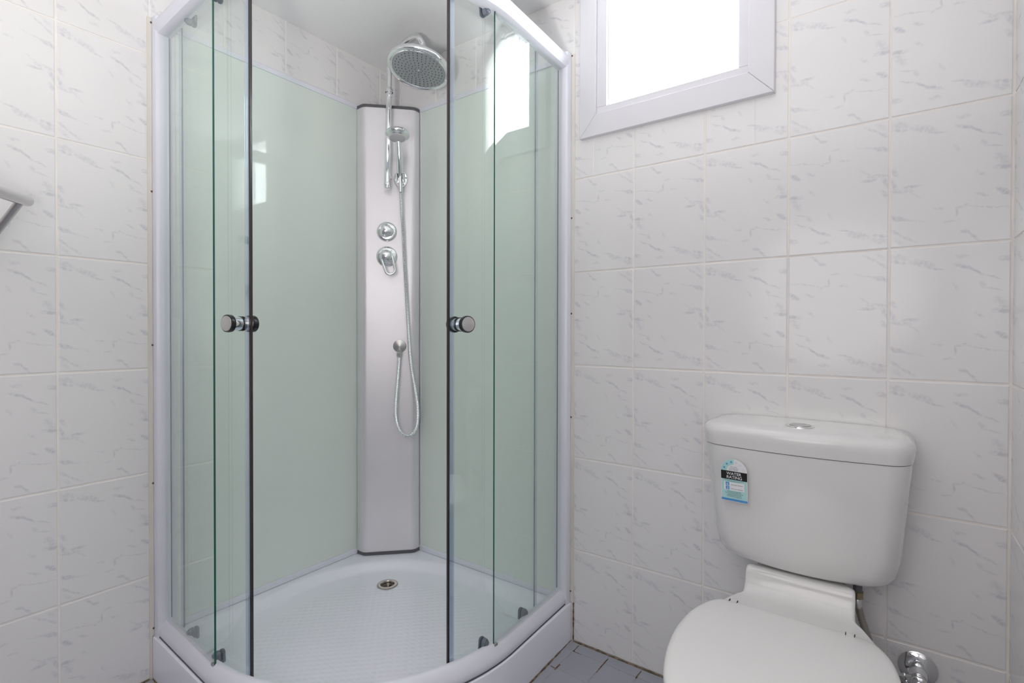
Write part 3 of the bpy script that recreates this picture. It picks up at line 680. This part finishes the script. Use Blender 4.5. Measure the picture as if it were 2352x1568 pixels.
lid = obj('seat_lid', loft([seatout(z, g) for z, g in ((.3825, .004), (.384, .0005), (.391, .0), (.3975, .0012), (.4015, .005), (.4035, .012), (.4045, .03), (.4065, .09), (.4075, .17))]), m_seat, toi, smooth=True)
for x in (-.1285, -.1115, .1010, .1170):
    obj('hinge_gap', B(CX+x-.0006, -.2380, .386, CX+x+.0006, -.2250, .4045), m_dark, lid)
for x in (-.120, .109):
    obj('hinge', B(CX+x-.0075, -.236, .384, CX+x+.0075, -.222, .4030, bev=.003), m_seat, lid, smooth=True)
# water rating label stuck to the cistern front
LX, LZ, LYAW = 1.4615, .6735, -.035
lab = obj('rating_label', B(0, 0, 0, .001, .001, .001), k_white, toi); lab['label'] = 'blue and black water rating sticker'
def lab_pt(x, z, lift=0):  # label coordinates -> wall-facing plane in front of the cistern (leans with it)
    y0 = -.1835-(z-.0)*.115
    return Vector((LX+x*math.cos(LYAW), y0-.0012+x*math.sin(LYAW)*1.6-lift, LZ+z))
def lab_poly(name, pts, m, lift, par, th=.0003):
    bm = loft([[lab_pt(x, z, lift-th) for x, z in pts], [lab_pt(x, z, lift) for x, z in pts]])
    return obj(name, bm, m, par)
bm = None
out = [(-.0305, -.053), (.0305, -.053), (.0305, .0225)]+[(.0305*math.cos(a), .0225+.0305*math.sin(a)) for a in [PI*i/20 for i in range(1, 20)]]+[(-.0305, .0225)]
me_old = lab.data
tmp = loft([[lab_pt(x, z, -.0009) for x, z in out], [lab_pt(x, z, 0) for x, z in out]]); bmesh.ops.recalc_face_normals(tmp, faces=tmp.faces)
me_old.clear_geometry(); tmp.to_mesh(me_old); tmp.free()
lab_poly('print_panel', [(-.0292, -.0462), (.0292, -.0462), (.0292, .0015), (-.0292, .0015)], k_teal, .0002, lab)
q = [(-.0298*math.cos(a), .0225+.0298*math.sin(a)) for a in [PI/2*i/10 for i in range(11)]]+[(-.0165*math.cos(a), .0225+.0165*math.sin(a)) for a in [PI/2*i/10 for i in range(10, -1, -1)]]
lab_poly('print_panel', q, k_teal, .0002, lab)
lab_poly('print_panel', [(-.0300, .0015), (.0300, .0015), (.0300, .0225), (-.0300, .0225)], k_black, .0003, lab)
lab_poly('print_panel', [(-.0300, -.0520), (.0300, -.0520), (.0300, -.0465), (-.0300, -.0465)], k_blue, .0003, lab)
lab_poly('print_panel', [(-.0235, -.0255), (.0235, -.0255), (.0235, -.0050), (-.0235, -.0050)], k_white, .0004, lab)
for z in (-.0145, -.0245): lab_poly('print_panel', [(-.0195, z), (-.0110, z), (-.0110, z+.0088), (-.0195, z+.0088)], k_blue, .0006, lab)
def star(cx, cz, r, m):
    return lab_poly('star', [(cx+(r if k % 2 == 0 else r*.42)*math.sin(PI*k/5), cz+(r if k % 2 == 0 else r*.42)*math.cos(PI*k/5)) for k in range(10)], m, .0005, lab)
for a in (18, 47, 76): star(-.0232*math.cos(math.radians(a)), .0225+.0232*math.sin(math.radians(a)), .0036, k_star)
k_pale = flat('print_pale', (0.70, 0.72, 0.76))
for a in (18, 47, 76): star(.0232*math.cos(math.radians(a)), .0225+.0232*math.sin(math.radians(a)), .0036, k_pale)
def text(s, x, z, size, m, lift=.0007, align='CENTER', bold=0.0):
    c = bpy.data.curves.new('lettering', 'FONT'); c.body = s; c.size = size; c.align_x = align; c.offset = bold
    c.materials.append(m); o = bpy.data.objects.new('lettering', c); COL.objects.link(o)
    p = lab_pt(x, z, lift); ex = (lab_pt(x+.01, z)-lab_pt(x, z)).normalized(); ez = (lab_pt(x, z+.01)-lab_pt(x, z)).normalized()
    mt = Matrix((ex, ez, ex.cross(ez))).transposed().to_4x4(); mt.translation = p
    me = bpy.data.meshes.new_from_object(o); me.transform(mt); bpy.data.objects.remove(o); bpy.data.curves.remove(c)
    n_ = bpy.data.objects.new('lettering', me); COL.objects.link(n_); n_.parent = lab; n_['kind'] = 'stuff'
    n_.matrix_parent_inverse = Matrix.Translation(-lab.location)
    return n_
text('WATER', 0, .0130, .0100, k_white, bold=.0001); text('RATING', .0008, .0040, .0100, k_white, bold=.0001)
for k, s in enumerate(('The more', 'stars the more', 'water efficient')): text(s, -.0005, .0325-k*.0037, .0036, k_ink)
text('A joint government and industry program', 0, -.0012, .0027, k_ink); text('product tested to standard', 0, -.0038, .0027, k_ink)
text('6', -.0152, -.0133, .0085, k_white); text('3', -.0152, -.0233, .0085, k_white)
text('litres per full flush', .0065, -.0122, .0037, k_ink); text('litres per half flush', .0065, -.0222, .0037, k_ink)
for k, s in enumerate(('litres per average flush', 'For more information and to', 'compare products see', 'www.waterrating.gov.au')): text(s, 0, -.0298-k*.0040, .0035, k_ink)

# ------------------------------------------------------------------ stop valve, braided hose, towel rail
sv = thing('stop_valve', 'chrome quarter-turn stop valve with round flange low on the tiled wall right of the toilet', 'valve', (1.82, 0, .262))
V0 = Vector((1.8215, 0, .2600)); ny = Vector((0, -1, 0))
obj('flange', lathe([(.0005, .0375), (.003, .0370), (.0075, .031), (.010, .022), (.011, .014)], V0, ny, 40), m_chrome, sv, smooth=True)
bm = lathe([(.006, .0135), (.024, .0135), (.026, .0165), (.036, .0165), (.040, .0140), (.062, .0140), (.066, .0165), (.074, .0160), (.078, .010)], V0, ny, 28)
obj('valve_body', bm, m_chrome, sv, smooth=True)
bm = lathe([(0, .0095), (.022, .0095), (.024, .012), (.036, .012)], V0+ny*.050, (-.9, 0, -.35), 6); obj('valve_outlet', bm, m_chrome, sv)
bm = tube([V0+ny*.078, V0+ny*.092], .008, 16); box(bm, V0.x-.008, -.106, V0.z-.046, V0.x+.008, -.092, V0.z+.014, bev=.005); obj('valve_handle', bm, m_chrome, sv, smooth=True)
bh = thing('braided_hose', 'braided steel water hose with brass nut, running under the right end of the cistern', 'hose', (1.7085, -.1, .30))
P = spline([(1.7085, -.088, .424), (1.7100, -.088, .405), (1.7180, -.088, .372), (1.7300, -.088, .335), (1.745, -.09, .28), (1.757, -.088, .235), (1.774, -.074, .222), (1.789, -.0585, .2405)], 10)
q, rr = ribbed(P, .0070, .0082, .0035)
obj('braid', tube(q, rr, 10), m_braid, bh, smooth=True)
obj('hose_ferrule', lathe([(0, .0088), (.018, .0088), (.020, .0075)], (1.7090, -.088, .402), (-.04, 0, 1), 16), m_brush, bh, smooth=True)
obj('brass_nut', lathe([(0, .0085), (.001, .0125), (.015, .0125), (.016, .011)], (1.7085, -.088, .424), (0, 0, 1), 6), m_brass, bh)
obj('inlet_thread', lathe([(0, .0092), (.020, .0092)], (1.7085, -.088, .438), (0, 0, 1), 16), m_grey, bh)

tr = thing('towel_rail', 'brushed steel towel rail on slanted arms, mounted on the left tiled wall', 'towel rail', (.1, -1.3, 1.35))
E0 = Vector((.1, -1.1970, 1.3425)); E1 = Vector((.2013, -1.2599, 1.3338)); dr_ = (E1-E0).normalized(); E0 = E0-dr_*.0
FAR = E0+dr_*.42
obj('bar', lathe([(0, .0118), (.0012, .0132), (.42, .0132), (.4212, .0118)], E0, dr_, 28), m_rail, tr, smooth=True)
for k, t in enumerate((.030, .39)):
    a = E0+dr_*t-Vector((0, 0, .004)); b = Vector((-.0, a.y-.055-(.0 if k == 0 else .0), a.z-.125))
    bm = tube([a, a.lerp(b, .5), b], .0085, 16); lathe([(0, .024), (.004, .024), (.006, .018)], Vector((.0005, b.y, b.z)), (1, 0, 0), 24, bm=bm)
    obj('rail_arm', bm, m_brush, tr, smooth=True)
